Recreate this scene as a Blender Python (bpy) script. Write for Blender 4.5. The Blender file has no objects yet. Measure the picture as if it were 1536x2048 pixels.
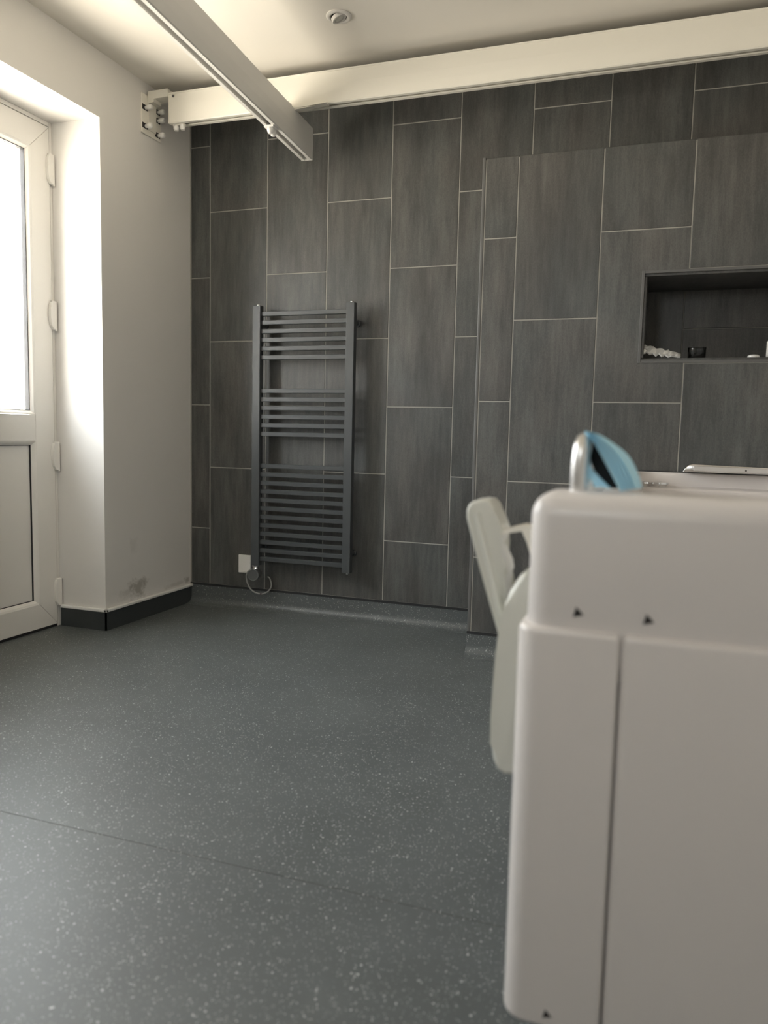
import bpy, bmesh, math, random
from mathutils import Vector, Matrix
random.seed(7)
sc = bpy.context.scene
COL = sc.collection

# ------------------------------------------------------------------ camera, world, light, exposure
cd = bpy.data.cameras.new('camera')
cam = bpy.data.objects.new('camera', cd); COL.objects.link(cam)
cam.location = (2.0820, -3.3367, 0.8601)
cam.rotation_euler = (1.471461, -0.022741, 0.340631)
cd.sensor_fit = 'VERTICAL'; cd.sensor_height = 36.0
cd.lens = 1569.3 / 2048 * 36.0
cd.clip_start = 0.05
cd.dof.use_dof = True; cd.dof.focus_distance = 3.1; cd.dof.aperture_fstop = 2.8
sc.camera = cam

sc.view_settings.view_transform = 'Standard'
sc.view_settings.look = 'None'
sc.view_settings.gamma = 1.0
sc.view_settings.use_curve_mapping = False
sc.view_settings.exposure = 0.20

SKY = 18.0
w = bpy.data.worlds.new('overcast_daylight'); sc.world = w; w.use_nodes = True
nt = w.node_tree; nt.nodes.clear()
tc = nt.nodes.new('ShaderNodeTexCoord'); sp = nt.nodes.new('ShaderNodeSeparateXYZ')
nt.links.new(tc.outputs['Generated'], sp.inputs[0])
rp = nt.nodes.new('ShaderNodeValToRGB')
mr = nt.nodes.new('ShaderNodeMapRange'); mr.inputs[1].default_value = -0.3; mr.inputs[2].default_value = 0.6
nt.links.new(sp.outputs['Z'], mr.inputs[0]); nt.links.new(mr.outputs[0], rp.inputs[0])
e = rp.color_ramp.elements
e[0].position = 0.26; e[0].color = (1.12, 1.03, 0.86, 1)      # pale sunlit ground outside
e[1].position = 0.40; e[1].color = (0.80, 0.82, 0.82, 1)
n = rp.color_ramp.elements.new(0.9); n.color = (0.93, 0.98, 1.0, 1)
bg = nt.nodes.new('ShaderNodeBackground'); bg.inputs[1].default_value = SKY
nt.links.new(rp.outputs[0], bg.inputs[0])
wo = nt.nodes.new('ShaderNodeOutputWorld'); nt.links.new(bg.outputs[0], wo.inputs[0])

def portal(name, loc, rot, sx, sy):
    l = bpy.data.lights.new(name, 'AREA'); l.shape = 'RECTANGLE'; l.size = sx; l.size_y = sy
    l.cycles.is_portal = True
    o = bpy.data.objects.new(name, l); COL.objects.link(o); o.location = loc; o.rotation_euler = rot
portal('door_daylight_portal', (-0.462, -1.06, 1.43), (0, -math.pi/2, 0), 1.06, 0.62)
portal('added_side_window_portal', (-0.462, -2.05, 1.50), (0, -math.pi/2, 0), 1.1, 0.66)  # daylight through the added side window, out of view
portal('added_rear_window_portal', (1.30, -4.64, 1.75), (math.pi/2, 0, 0), 0.6, 0.6)  # fill daylight through the added rear window behind the camera

# ------------------------------------------------------------------ materials
def nodes(name):
    m = bpy.data.materials.new(name); m.use_nodes = True
    t = m.node_tree; b = t.nodes['Principled BSDF']
    return m, t, b
def N(t, k, **kw):
    n = t.nodes.new(k)
    for a, v in kw.items(): setattr(n, a, v)
    return n
def plain(name, col, rough=0.5, metal=0.0, coat=0.0, bump=0.0, bscale=60, var=0.04, spec=0.5):
    m, t, b = nodes(name)
    tcn = N(t, 'ShaderNodeTexCoord'); nz = N(t, 'ShaderNodeTexNoise'); nz.inputs['Scale'].default_value = 4.0
    nz.inputs['Detail'].default_value = 4
    t.links.new(tcn.outputs['Object'], nz.inputs['Vector'])
    r = N(t, 'ShaderNodeValToRGB')
    r.color_ramp.elements[0].position = 0.3; r.color_ramp.elements[1].position = 0.7
    r.color_ramp.elements[0].color = tuple(c*(1-var) for c in col) + (1,)
    r.color_ramp.elements[1].color = tuple(min(1, c*(1+var)) for c in col) + (1,)
    t.links.new(nz.outputs['Fac'], r.inputs[0]); t.links.new(r.outputs[0], b.inputs['Base Color'])
    b.inputs['Roughness'].default_value = rough; b.inputs['Metallic'].default_value = metal
    b.inputs['Coat Weight'].default_value = coat; b.inputs['Specular IOR Level'].default_value = spec
    if bump:
        n2 = N(t, 'ShaderNodeTexNoise'); n2.inputs['Scale'].default_value = bscale; n2.inputs['Detail'].default_value = 5
        t.links.new(tcn.outputs['Object'], n2.inputs['Vector'])
        bp = N(t, 'ShaderNodeBump'); bp.inputs['Strength'].default_value = bump; bp.inputs['Distance'].default_value = 0.003
        t.links.new(n2.outputs['Fac'], bp.inputs['Height']); t.links.new(bp.outputs[0], b.inputs['Normal'])
    return m
def math_(t, op, a, b=None, clamp=False):
    n = N(t, 'ShaderNodeMath', operation=op); n.use_clamp = clamp
    for i, v in ((0, a), (1, b)):
        if v is None: continue
        if isinstance(v, (int, float)): n.inputs[i].default_value = v
        else: t.links.new(v, n.inputs[i])
    return n.outputs[0]

def tile_material():
    m, t, b = nodes('anthracite_streaked_tile')
    tcn = N(t, 'ShaderNodeTexCoord'); oi = N(t, 'ShaderNodeObjectInfo')
    off = N(t, 'ShaderNodeCombineXYZ')
    r100 = math_(t, 'MULTIPLY', oi.outputs['Random'], 97.0)
    for i in range(3): t.links.new(r100, off.inputs[i])
    add = N(t, 'ShaderNodeVectorMath', operation='ADD')
    t.links.new(tcn.outputs['Object'], add.inputs[0]); t.links.new(off.outputs[0], add.inputs[1])
    def noise(sx, sz, detail, rough=0.6):
        mp = N(t, 'ShaderNodeMapping'); mp.inputs['Scale'].default_value = (sx, sx, sz)
        t.links.new(add.outputs[0], mp.inputs[0])
        nz = N(t, 'ShaderNodeTexNoise'); nz.inputs['Scale'].default_value = 1.0; nz.inputs['Detail'].default_value = detail
        nz.inputs['Roughness'].default_value = rough
        t.links.new(mp.outputs[0], nz.inputs['Vector']); return nz.outputs['Fac']
    broad = noise(11, 2.4, 4); streak = noise(60, 6, 6, 0.75); grain = noise(330, 170, 4, 0.8)
    v = math_(t, 'ADD', math_(t, 'MULTIPLY', broad, 0.42), math_(t, 'MULTIPLY', streak, 0.34))
    v = math_(t, 'ADD', v, math_(t, 'MULTIPLY', grain, 0.32))
    cr = N(t, 'ShaderNodeValToRGB'); t.links.new(v, cr.inputs[0])
    E_ = cr.color_ramp.elements
    E_[0].position = 0.37; E_[0].color = (0.040, 0.0405, 0.0405, 1)
    E_[1].position = 0.72; E_[1].color = (0.150, 0.148, 0.144, 1)
    x = E_.new(0.53); x.color = (0.080, 0.080, 0.0785, 1)
    hue = N(t, 'ShaderNodeMix', data_type='RGBA'); hue.blend_type = 'MULTIPLY'; hue.inputs[0].default_value = 1.0
    tint = N(t, 'ShaderNodeValToRGB'); t.links.new(noise(4, 2.5, 2), tint.inputs[0])
    tint.color_ramp.elements[0].position = 0.35; tint.color_ramp.elements[0].color = (0.95, 1.0, 1.0, 1)
    tint.color_ramp.elements[1].position = 0.65; tint.color_ramp.elements[1].color = (1.0, 0.97, 0.94, 1)
    t.links.new(cr.outputs[0], hue.inputs[6]); t.links.new(tint.outputs[0], hue.inputs[7])
    t.links.new(hue.outputs[2], b.inputs['Base Color'])
    b.inputs['Roughness'].default_value = 0.42; b.inputs['Specular IOR Level'].default_value = 0.45
    bp = N(t, 'ShaderNodeBump'); bp.inputs['Strength'].default_value = 0.25; bp.inputs['Distance'].default_value = 0.001
    t.links.new(v, bp.inputs['Height']); t.links.new(bp.outputs[0], b.inputs['Normal'])
    return m

def vinyl_material(name, base, flecks=True):
    m, t, b = nodes(name)
    tcn = N(t, 'ShaderNodeTexCoord')
    big = N(t, 'ShaderNodeTexNoise'); big.inputs['Scale'].default_value = 3.2; big.inputs['Detail'].default_value = 6
    big.inputs['Roughness'].default_value = 0.65
    t.links.new(tcn.outputs['Object'], big.inputs['Vector'])
    cr = N(t, 'ShaderNodeValToRGB'); t.links.new(big.outputs['Fac'], cr.inputs[0])
    cr.color_ramp.elements[0].position = 0.35; cr.color_ramp.elements[0].color = tuple(c*0.90 for c in base) + (1,)
    cr.color_ramp.elements[1].position = 0.72; cr.color_ramp.elements[1].color = tuple(c*1.12 for c in base) + (1,)
    fac = None
    for scl, thr, keep in ((135, 0.23, 0.74), (85, 0.16, 0.86), (270, 0.28, 0.66)):
        vo = N(t, 'ShaderNodeTexVoronoi'); vo.inputs['Scale'].default_value = scl
        t.links.new(tcn.outputs['Object'], vo.inputs['Vector'])
        sx = N(t, 'ShaderNodeSeparateColor'); t.links.new(vo.outputs['Color'], sx.inputs[0])
        k = math_(t, 'GREATER_THAN', sx.outputs[0], keep)
        # fleck size varies from cell to cell
        lim = math_(t, 'MULTIPLY', math_(t, 'ADD', math_(t, 'MULTIPLY', sx.outputs[1], 0.7), 0.5), thr)
        d = math_(t, 'LESS_THAN', vo.outputs['Distance'], lim)
        f = math_(t, 'MULTIPLY', math_(t, 'MULTIPLY', k, d), math_(t, 'ADD', math_(t, 'MULTIPLY', sx.outputs[2], 0.6), 0.35))
        fac = f if fac is None else math_(t, 'MAXIMUM', fac, f)
    mx = N(t, 'ShaderNodeMix', data_type='RGBA'); t.links.new(fac, mx.inputs[0])
    t.links.new(cr.outputs[0], mx.inputs[6]); mx.inputs[7].default_value = (0.58, 0.61, 0.59, 1)
    t.links.new(mx.outputs[2], b.inputs['Base Color'])
    b.inputs['Roughness'].default_value = 0.44; b.inputs['Specular IOR Level'].default_value = 0.5
    n2 = N(t, 'ShaderNodeTexNoise'); n2.inputs['Scale'].default_value = 260; n2.inputs['Detail'].default_value = 3
    t.links.new(tcn.outputs['Object'], n2.inputs['Vector'])
    bp = N(t, 'ShaderNodeBump'); bp.inputs['Strength'].default_value = 0.18; bp.inputs['Distance'].default_value = 0.001
    t.links.new(n2.outputs['Fac'], bp.inputs['Height']); t.links.new(bp.outputs[0], b.inputs['Normal'])
    return m

def wall_paint(name, base, stains=()):
    m, t, b = nodes(name)
    tcn = N(t, 'ShaderNodeTexCoord')
    nz = N(t, 'ShaderNodeTexNoise'); nz.inputs['Scale'].default_value = 2.0; nz.inputs['Detail'].default_value = 5
    t.links.new(tcn.outputs['Object'], nz.inputs['Vector'])
    cr = N(t, 'ShaderNodeValToRGB'); t.links.new(nz.outputs['Fac'], cr.inputs[0])
    cr.color_ramp.elements[0].position = 0.3; cr.color_ramp.elements[0].color = tuple(c*0.975 for c in base) + (1,)
    cr.color_ramp.elements[1].position = 0.7; cr.color_ramp.elements[1].color = tuple(base) + (1,)
    out = cr.outputs[0]
    if stains:
        sp_ = N(t, 'ShaderNodeSeparateXYZ'); t.links.new(tcn.outputs['Object'], sp_.inputs[0])
        rag = N(t, 'ShaderNodeTexNoise'); rag.inputs['Scale'].default_value = 26; rag.inputs['Detail'].default_value = 6
        rag.inputs['Roughness'].default_value = 0.7
        t.links.new(tcn.outputs['Object'], rag.inputs['Vector'])
        tot = None
        for (y, z, ry, rz, amt) in stains:
            a = math_(t, 'ABSOLUTE', math_(t, 'DIVIDE', math_(t, 'SUBTRACT', sp_.outputs[1], y), ry))
            c = math_(t, 'ABSOLUTE', math_(t, 'DIVIDE', math_(t, 'SUBTRACT', sp_.outputs[2], z), rz))
            d = math_(t, 'POWER', math_(t, 'ADD', math_(t, 'POWER', a, 3.0), math_(t, 'POWER', c, 3.0)), 0.333)
            s = math_(t, 'SUBTRACT', math_(t, 'ADD', 1.0, math_(t, 'MULTIPLY', math_(t, 'SUBTRACT', rag.outputs['Fac'], 0.5), 2.6)), d)
            s = math_(t, 'MULTIPLY', math_(t, 'MULTIPLY', s, 1.6, True), amt)
            tot = s if tot is None else math_(t, 'MAXIMUM', tot, s)
        mx = N(t, 'ShaderNodeMix', data_type='RGBA'); t.links.new(tot, mx.inputs[0])
        t.links.new(out, mx.inputs[6]); mx.inputs[7].default_value = (0.27, 0.25, 0.21, 1)
        out = mx.outputs[2]
    t.links.new(out, b.inputs['Base Color'])
    b.inputs['Roughness'].default_value = 0.6; b.inputs['Specular IOR Level'].default_value = 0.3
    n2 = N(t, 'ShaderNodeTexNoise'); n2.inputs['Scale'].default_value = 14; n2.inputs['Detail'].default_value = 4
    t.links.new(tcn.outputs['Object'], n2.inputs['Vector'])
    bp = N(t, 'ShaderNodeBump'); bp.inputs['Strength'].default_value = 0.08; bp.inputs['Distance'].default_value = 0.004
    t.links.new(n2.outputs['Fac'], bp.inputs['Height']); t.links.new(bp.outputs[0], b.inputs['Normal'])
    return m

def glass_material(name, rough=0.02, tint=(1, 1, 1)):
    m = bpy.data.materials.new(name); m.use_nodes = True; t = m.node_tree; t.nodes.clear()
    tr = N(t, 'ShaderNodeBsdfTransparent'); tr.inputs[0].default_value = tint + (1,)
    gl = N(t, 'ShaderNodeBsdfGlossy'); gl.inputs['Roughness'].default_value = rough
    lw = N(t, 'ShaderNodeLayerWeight'); lw.inputs[0].default_value = 0.5
    fr = math_(t, 'ADD', math_(t, 'MULTIPLY', math_(t, 'POWER', lw.outputs['Facing'], 5.0), 0.8), 0.035)
    mx = N(t, 'ShaderNodeMixShader'); o = N(t, 'ShaderNodeOutputMaterial')
    t.links.new(fr, mx.inputs[0]); t.links.new(tr.outputs[0], mx.inputs[1]); t.links.new(gl.outputs[0], mx.inputs[2])
    t.links.new(mx.outputs[0], o.inputs[0]); return m

TILE = tile_material()
GROUT = plain('pale_grout', (0.36, 0.35, 0.32), 0.9)
TRIM = plain('grey_tile_trim', (0.115, 0.115, 0.112), 0.45)
TRIM_DARK = plain('dark_capping_strip', (0.028, 0.029, 0.031), 0.4)
VINYL = vinyl_material('flecked_grey_vinyl', (0.100, 0.111, 0.112))
VINYL_DARK = plain('dark_vinyl_skirting', (0.048, 0.054, 0.056), 0.42, bump=0.1, bscale=200)
CEIL = wall_paint('warm_white_ceiling', (0.86, 0.82, 0.75))
PAINT = wall_paint('off_white_wall', (0.77, 0.75, 0.72),
    ((-0.425, 0.145, 0.075, 0.048, 0.62), (-0.50, 0.135, 0.06, 0.03, 0.25), (-0.035, 0.115, 0.03, 0.02, 0.6), (-0.45, 0.34, 0.03, 0.04, 0.12), (-0.12, 0.11, 0.10, 0.012, 0.3)))
UPVC = plain('white_upvc', (0.80, 0.78, 0.74), 0.28, var=0.01)
UPVC_GASKET = plain('dark_door_gasket', (0.02, 0.02, 0.022), 0.6)
RAILW = plain('cream_powder_coat', (0.84, 0.81, 0.73), 0.42, var=0.01)
RAILW2 = plain('pale_grey_powder_coat', (0.78, 0.765, 0.73), 0.40, var=0.01)
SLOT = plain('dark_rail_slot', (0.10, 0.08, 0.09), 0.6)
KNOBW = plain('white_plastic', (0.84, 0.83, 0.80), 0.3, var=0.01)
BOLTD = plain('grey_bolt', (0.18, 0.18, 0.18), 0.4, metal=0.7)
RADM = plain('anthracite_powder_coat', (0.060, 0.066, 0.070), 0.36, bump=0.05, bscale=400, var=0.02)
CHROME = plain('chrome', (0.80, 0.80, 0.80), 0.10, metal=1.0, var=0.01)
BRUSHED = plain('satin_steel', (0.78, 0.77, 0.76), 0.34, metal=1.0, var=0.01)
KNOBD = plain('dark_grey_plastic', (0.10, 0.105, 0.105), 0.3)
CABLE = plain('grey_cable', (0.34, 0.34, 0.33), 0.4)
ACRYL = plain('white_acrylic', (0.735, 0.695, 0.675), 0.36, coat=0.0, var=0.012)
ACRYL2 = plain('cream_grey_moulded_plastic', (0.66, 0.66, 0.60), 0.3, var=0.02)
BLUE = plain('light_blue_pleated_fabric', (0.44, 0.76, 0.93), 0.5, var=0.05)
BLACKF = plain('black_fold_shade', (0.003, 0.003, 0.003), 0.9)  # near-black colour for the shade inside the mask
DARK = plain('dark_plinth', (0.05, 0.048, 0.05), 0.6)
SCREW = plain('dark_screw_hole', (0.02, 0.015, 0.014), 0.6)
BRICKO = plain('pale_outside_render', (0.33, 0.33, 0.40), 0.9)
GLASS = glass_material('clear_glazing')
JARG = glass_material('smoky_glass', 0.03, (0.42, 0.42, 0.42))
FOIL = plain('crumpled_silver_film', (0.82, 0.82, 0.81), 0.28, metal=0.25, var=0.12)
LIGHTW = plain('white_enamel', (0.74, 0.71, 0.67), 0.4, var=0.01)
LENS = plain('frosted_lamp_lens', (0.55, 0.54, 0.50), 0.15)

# ------------------------------------------------------------------ helpers
def tag(o, label=None, cat=None, group=None, kind=None):
    if label: o['label'] = label
    if cat: o['category'] = cat
    if group: o['group'] = group
    if kind: o['kind'] = kind
    return o
def empty(name, loc):
    o = bpy.data.objects.new(name, None); COL.objects.link(o); o.location = loc
    o.empty_display_size = 0.05
    return o
WLOC = {}
def wloc(o):
    v = Vector((0, 0, 0))
    while o: v += o.location; o = o.parent
    return v
def place(me, name, mat, parent=None, origin=None):
    o = bpy.data.objects.new(name, me); COL.objects.link(o)
    me.materials.append(mat) if not me.materials else None
    if parent: o.parent = parent
    o.location = (Vector(origin) if origin is not None else wloc(parent)) - (wloc(parent) if parent else Vector())
    return o
def obj(name, bm, mat, parent=None, origin=None, smooth=False):
    """bm is in world coordinates; the mesh origin goes to `origin` (default: the parent's base)"""
    og = Vector(origin) if origin is not None else (wloc(parent) if parent else Vector((0, 0, 0)))
    bmesh.ops.translate(bm, verts=bm.verts, vec=-og)
    bmesh.ops.recalc_face_normals(bm, faces=bm.faces)
    me = bpy.data.meshes.new(name); bm.to_mesh(me); bm.free()
    if smooth:
        for f in me.polygons: f.use_smooth = True
        try: me.set_sharp_from_angle(angle=math.radians(38))
        except Exception: pass
    return place(me, name, mat, parent, og)
def box(bm, x0, x1, y0, y1, z0, z1, bev=0.0, seg=2):
    vs = [bm.verts.new(p) for p in ((x0,y0,z0),(x1,y0,z0),(x1,y1,z0),(x0,y1,z0),(x0,y0,z1),(x1,y0,z1),(x1,y1,z1),(x0,y1,z1))]
    fs = [bm.faces.new([vs[i] for i in f]) for f in ((0,3,2,1),(4,5,6,7),(0,1,5,4),(1,2,6,5),(2,3,7,6),(3,0,4,7))]
    if bev:
        ed = {e for f in fs for e in f.edges}
        bmesh.ops.bevel(bm, geom=list(ed), offset=bev, segments=seg, affect='EDGES', profile=0.5)
    return bm
def prism(bm, pts, a, b, axis='Y', bev=0.0, seg=2):
    """extrude a 2-D outline between a and b along axis; outline given in the other two axes"""
    def P(p, t):
        return {'Y': (p[0], t, p[1]), 'X': (t, p[0], p[1]), 'Z': (p[0], p[1], t)}[axis]
    A = [bm.verts.new(P(p, a)) for p in pts]; B = [bm.verts.new(P(p, b)) for p in pts]
    n = len(pts)
    fa = bm.faces.new(A); fb = bm.faces.new(B[::-1])
    fs = [fa, fb] + [bm.faces.new((A[i], B[i], B[(i+1) % n], A[(i+1) % n])) for i in range(n)]
    if bev:
        ed = set(fa.edges) | set(fb.edges)
        bmesh.ops.bevel(bm, geom=list(ed), offset=bev, segments=seg, affect='EDGES', profile=0.5)
    return bm
def catmull(pts, n):
    P = [Vector(p) for p in pts]; P = [2*P[0]-P[1]] + P + [2*P[-1]-P[-2]]; out = []
    for i in range(1, len(P)-2):
        for k in range(n):
            t = k/n; a, b, c, d = P[i-1:i+3]
            out.append(0.5*((2*b)+(c-a)*t+(2*a-5*b+4*c-d)*t*t+(3*b-a-3*c+d)*t**3))
    out.append(P[-2]); return out
def tube(bm, path, r, seg=10, caps=True):
    path = [Vector(p) for p in path]; rings = []; up = None
    for i, p in enumerate(path):
        d = (path[min(i+1, len(path)-1)] - path[max(i-1, 0)]).normalized()
        if up is None: up = d.orthogonal().normalized()
        up = (up - d*up.dot(d)).normalized(); s = d.cross(up)
        rr = r[i] if isinstance(r, (list, tuple)) else r
        rings.append([bm.verts.new(p + (up*math.cos(2*math.pi*k/seg) + s*math.sin(2*math.pi*k/seg))*rr) for k in range(seg)])
    for a, b in zip(rings, rings[1:]):
        for k in range(seg): bm.faces.new((a[k], a[(k+1) % seg], b[(k+1) % seg], b[k]))
    if caps: bm.faces.new(rings[0][::-1]); bm.faces.new(rings[-1])
    return bm
def lathe(bm, prof, centre, axis=(0, 0, 1), seg=24):
    """prof = [(radius, height)...] turned about axis through centre"""
    ax = Vector(axis).normalized(); u = ax.orthogonal().normalized(); v = ax.cross(u); c = Vector(centre); rings = []
    for r, h in prof:
        if r < 1e-6: rings.append([bm.verts.new(c + ax*h)])
        else: rings.append([bm.verts.new(c + ax*h + (u*math.cos(2*math.pi*k/seg) + v*math.sin(2*math.pi*k/seg))*r) for k in range(seg)])
    for a, b in zip(rings, rings[1:]):
        for k in range(seg):
            k2 = (k+1) % seg
            if len(a) == 1 and len(b) > 1: bm.faces.new((a[0], b[k], b[k2]))
            elif len(b) == 1 and len(a) > 1: bm.faces.new((a[k], a[k2], b[0]))
            elif len(a) > 1: bm.faces.new((a[k], a[k2], b[k2], b[k]))
    return bm
NB = bmesh.new

# ------------------------------------------------------------------ the room shell
XL, XR, YB, ZC = -0.109, 3.15, -4.60, 2.345
YJ, XD = -0.640, -0.344           # door reveal, door plane
YJ2 = -1.47; ZD = 2.092           # far side and head of the door opening
XO = -0.452

bm = NB(); box(bm, XO, XR+0.1, -2.031, 0.1, -0.08, 0.0)
fl = obj('floor', bm, VINYL); tag(fl, kind='structure')
bm = NB(); box(bm, XO, XR+0.1, YB-0.1, -2.0335, -0.08, 0.0); obj('vinyl_sheet', bm, VINYL, fl)
bm = NB(); box(bm, XO, XR+0.1, -2.0335, -2.031, -0.08, -0.0008); obj('weld_seam', bm, TRIM, fl)

bm = NB(); box(bm, XL-0.4, XR+0.1, YB-0.1, 0.1, ZC, ZC+0.1)
tag(obj('ceiling', bm, CEIL), kind='structure')

# left wall with the deep door reveal (outer leaf ends a little proud of the frame)
bm = NB()
box(bm, XO, XL, YJ, 0.0, 0.0, ZC)
box(bm, XO, XL, YJ2, YJ, ZD, ZC)
SY0, SY1, SZ0, SZ1 = -2.38, -1.72, 0.95, 2.05       # side window added out of view to bring light from the left
box(bm, XO, XL, SY1, YJ2, 0.0, ZC); box(bm, XO, XL, YB, SY0, 0.0, ZC)
box(bm, XO, XL, SY0, SY1, 0.0, SZ0); box(bm, XO, XL, SY0, SY1, SZ1, ZC)
wl = obj('wall_left', bm, PAINT); tag(wl, kind='structure')
# outside door jamb, seen through the glazing
bm = NB(); box(bm, XO-0.002, XD-0.085, YJ-0.050, YJ, 0.0, ZD); box(bm, XO-0.002, XD-0.085, YJ2, YJ-0.050, ZD-0.09, ZD)
obj('outer_jamb', bm, BRICKO, wl)
# rear wall with an unseen window added for fill light, right wall
bm = NB(); WX0, WX1, WZ0, WZ1 = 1.00, 1.60, 1.45, 2.05
box(bm, XL, WX0, YB-0.1, YB, 0, ZC); box(bm, WX1, XR, YB-0.1, YB, 0, ZC)
box(bm, WX0, WX1, YB-0.1, YB, 0, WZ0); box(bm, WX0, WX1, YB-0.1, YB, WZ1, ZC)
tag(obj('wall_rear', bm, PAINT), kind='structure')
bm = NB()
for a in ((WX0, WX0+.06, WZ0, WZ1), (WX1-.06, WX1, WZ0, WZ1), (WX0+.06, WX1-.06, WZ0, WZ0+.06), (WX0+.06, WX1-.06, WZ1-.06, WZ1)):
    box(bm, a[0], a[1], YB-0.07, YB-0.01, a[2], a[3], 0.006)
wn = obj('added_rear_window', bm, UPVC); tag(wn, kind='structure')
bm = NB(); box(bm, WX0+.06, WX1-.06, YB-0.045, YB-0.041, WZ0+.06, WZ1-.06); obj('pane', bm, GLASS, wn)
bm = NB()
for a in ((SY0, SY0+.06, SZ0, SZ1), (SY1-.06, SY1, SZ0, SZ1), (SY0+.06, SY1-.06, SZ0, SZ0+.06), (SY0+.06, SY1-.06, SZ1-.06, SZ1)):
    box(bm, XD-0.07, XD, a[0], a[1], a[2], a[3], 0.006)
wn2 = obj('added_side_window', bm, UPVC); tag(wn2, kind='structure')  # frame of the unseen side window, added for its light
bm = NB(); box(bm, XD-0.045, XD-0.041, SY0+.06, SY1-.06, SZ0+.06, SZ1-.06); obj('pane', bm, GLASS, wn2)
bm = NB(); box(bm, XR, XR+0.1, YB-0.1, 0.1, 0, ZC); tag(obj('wall_right', bm, PAINT), kind='structure')

# ---- tiled back wall: grout bed plus one object per tile
G = 0.0021                                   # half a joint
MESH = {}
def tile_mesh(wd, ht, th=0.008):
    key = (round(wd, 4), round(ht, 4))
    if key not in MESH:
        b = NB(); box(b, 0, wd, -th, 0, 0, ht, 0.0012, 1)
        bmesh.ops.recalc_face_normals(b, faces=b.faces)
        me = bpy.data.meshes.new('tile'); b.to_mesh(me); b.free(); me.materials.append(TILE); MESH[key] = me
    return MESH[key]
def tile(parent, x0, x1, z0, z1, y):
    """one tile lying on the plane y (front face at y-0.008), joints taken off its edges"""
    if x1-x0 < 0.01 or z1-z0 < 0.01: return
    place(tile_mesh(x1-x0-2*G, z1-z0-2*G), 'tile', TILE, parent, (x0+G, y, z0+G))

bm = NB(); box(bm, XO, XR+0.1, 0.0015, 0.1, 0, ZC)
wb = obj('wall_back', bm, GROUT); tag(wb, kind='structure')
W, H = 0.303, 0.603; ZB = 0.100
for c in range(-1, 11):
    x0, x1 = max(c*W, XL), min((c+1)*W, XR)
    r0 = 1 if c % 2 else 0
    js = sorted(z for z in [1.885 - (r0 + 2*k)*H/2 for k in range(-2, 5)] if ZB < z < ZC)
    zs = [ZB] + js + [ZC]
    for a, b in zip(zs, zs[1:]): tile(wb, x0 if c > -1 else x0+0.004, x1, a, b, 0.008)
bm = NB(); box(bm, XL, 1.39, -0.004, 0.0035, ZB-0.009, ZB+0.001); obj('capping_strip', bm, TRIM_DARK, wb)
bm = NB(); box(bm, XL, XL+0.0045, -0.003, 0.0035, ZB, ZC); obj('sealant_bead', bm, GROUT, wb)

# ---- tiled boxing (low wall) in front of the back wall, with a niche
BX0, BY, BZ = 1.393, -0.360, 1.890
NX0, NX1, NZ0, NZ1, NYB = 1.990, 2.600, 1.141, 1.443, -0.020
bm = NB()
box(bm, BX0+0.006, NX0, BY+0.0015, 0.0, 0, BZ-0.008); box(bm, NX1, XR, BY+0.0015, 0.0, 0, BZ-0.008)
box(bm, NX0, NX1, BY+0.0015, 0.0, 0, NZ0-0.0085); box(bm, NX0, NX1, BY+0.0015, 0.0, NZ1+0.008, BZ-0.008)
bx = obj('wall_boxing', bm, GROUT); tag(bx, kind='structure')
BT = 0.093
def notched(parent, x0, x1, z0, z1, y):
    """tile with the niche opening cut from it"""
    x0 += G; x1 -= G; z0 += G; z1 -= G
    nx0, nx1, nz0, nz1 = NX0-0.010, NX1+0.010, NZ0-0.010, NZ1+0.010
    if x0 < nx0 < x1:  p = [(x0,z0),(x1,z0),(x1,nz0),(nx0,nz0),(nx0,nz1),(x1,nz1),(x1,z1),(x0,z1)]
    elif x0 < nx1 < x1: p = [(x0,z0),(x1,z0),(x1,z1),(x0,z1),(x0,nz1),(nx1,nz1),(nx1,nz0),(x0,nz0)]
    else: return
    b = NB(); prism(b, p, y-0.008, y, 'Y'); obj('tile', b, TILE, parent, (x0, y, z0))
YF = BY+0.008
x00 = 1.226
for c in range(0, 7):
    x0, x1 = max(x00 + c*W, BX0+0.012), min(x00+(c+1)*W, XR)
    if c == 0: x0 = BX0+0.014
    r0 = c % 2
    js = sorted(z for z in [1.595 - (r0+2*k)*H/2 for k in range(-1, 4)] if BT < z < BZ-0.02)
    zs = [BT] + js + [BZ-0.003]
    for a, b in zip(zs, zs[1:]):
        inside = x1 > NX0 and x0 < NX1 and b > NZ0 and a < NZ1
        if not inside: tile(bx, x0, x1, a, b, YF)
        elif x0 >= NX0 and x1 <= NX1:
            if a < NZ0: tile(bx, x0, x1, a, NZ0-0.010, YF)
            if b > NZ1: tile(bx, x0, x1, NZ1+0.010, b, YF)
        else: notched(bx, x0, x1, a, b, YF)
# returns: left side tiles, top slabs
for k, (a, b) in enumerate(((BT, 0.389), (0.389, 0.992), (0.992, 1.595), (1.595, BZ-0.003))):
    bm = NB(); box(bm, BX0, BX0+0.008, BY+0.014, -0.010, a+G, b-G, 0.001, 1); obj('tile', bm, TILE, bx, (BX0, -0.2, a))
for k in range(0, 6):
    a, b = (BX0+0.012) if k == 0 else x00+k*W, min(x00+(k+1)*W, XR)
    bm = NB(); box(bm, a+G, b-G, BY+0.012, -0.010, BZ-0.008, BZ, 0.001, 1); obj('tile', bm, TILE, bx, (a, -0.2, BZ-0.008))
bm = NB(); box(bm, BX0, BX0+0.0125, BY-0.001, BY+0.0125, BT, BZ+0.001, 0.003, 2); obj('corner_trim', bm, TRIM, bx)
bm = NB(); box(bm, BX0-0.001, XR, BY-0.001, BY+0.002, BT-0.010, BT+0.001); obj('capping_strip', bm, TRIM_DARK, bx)
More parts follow.
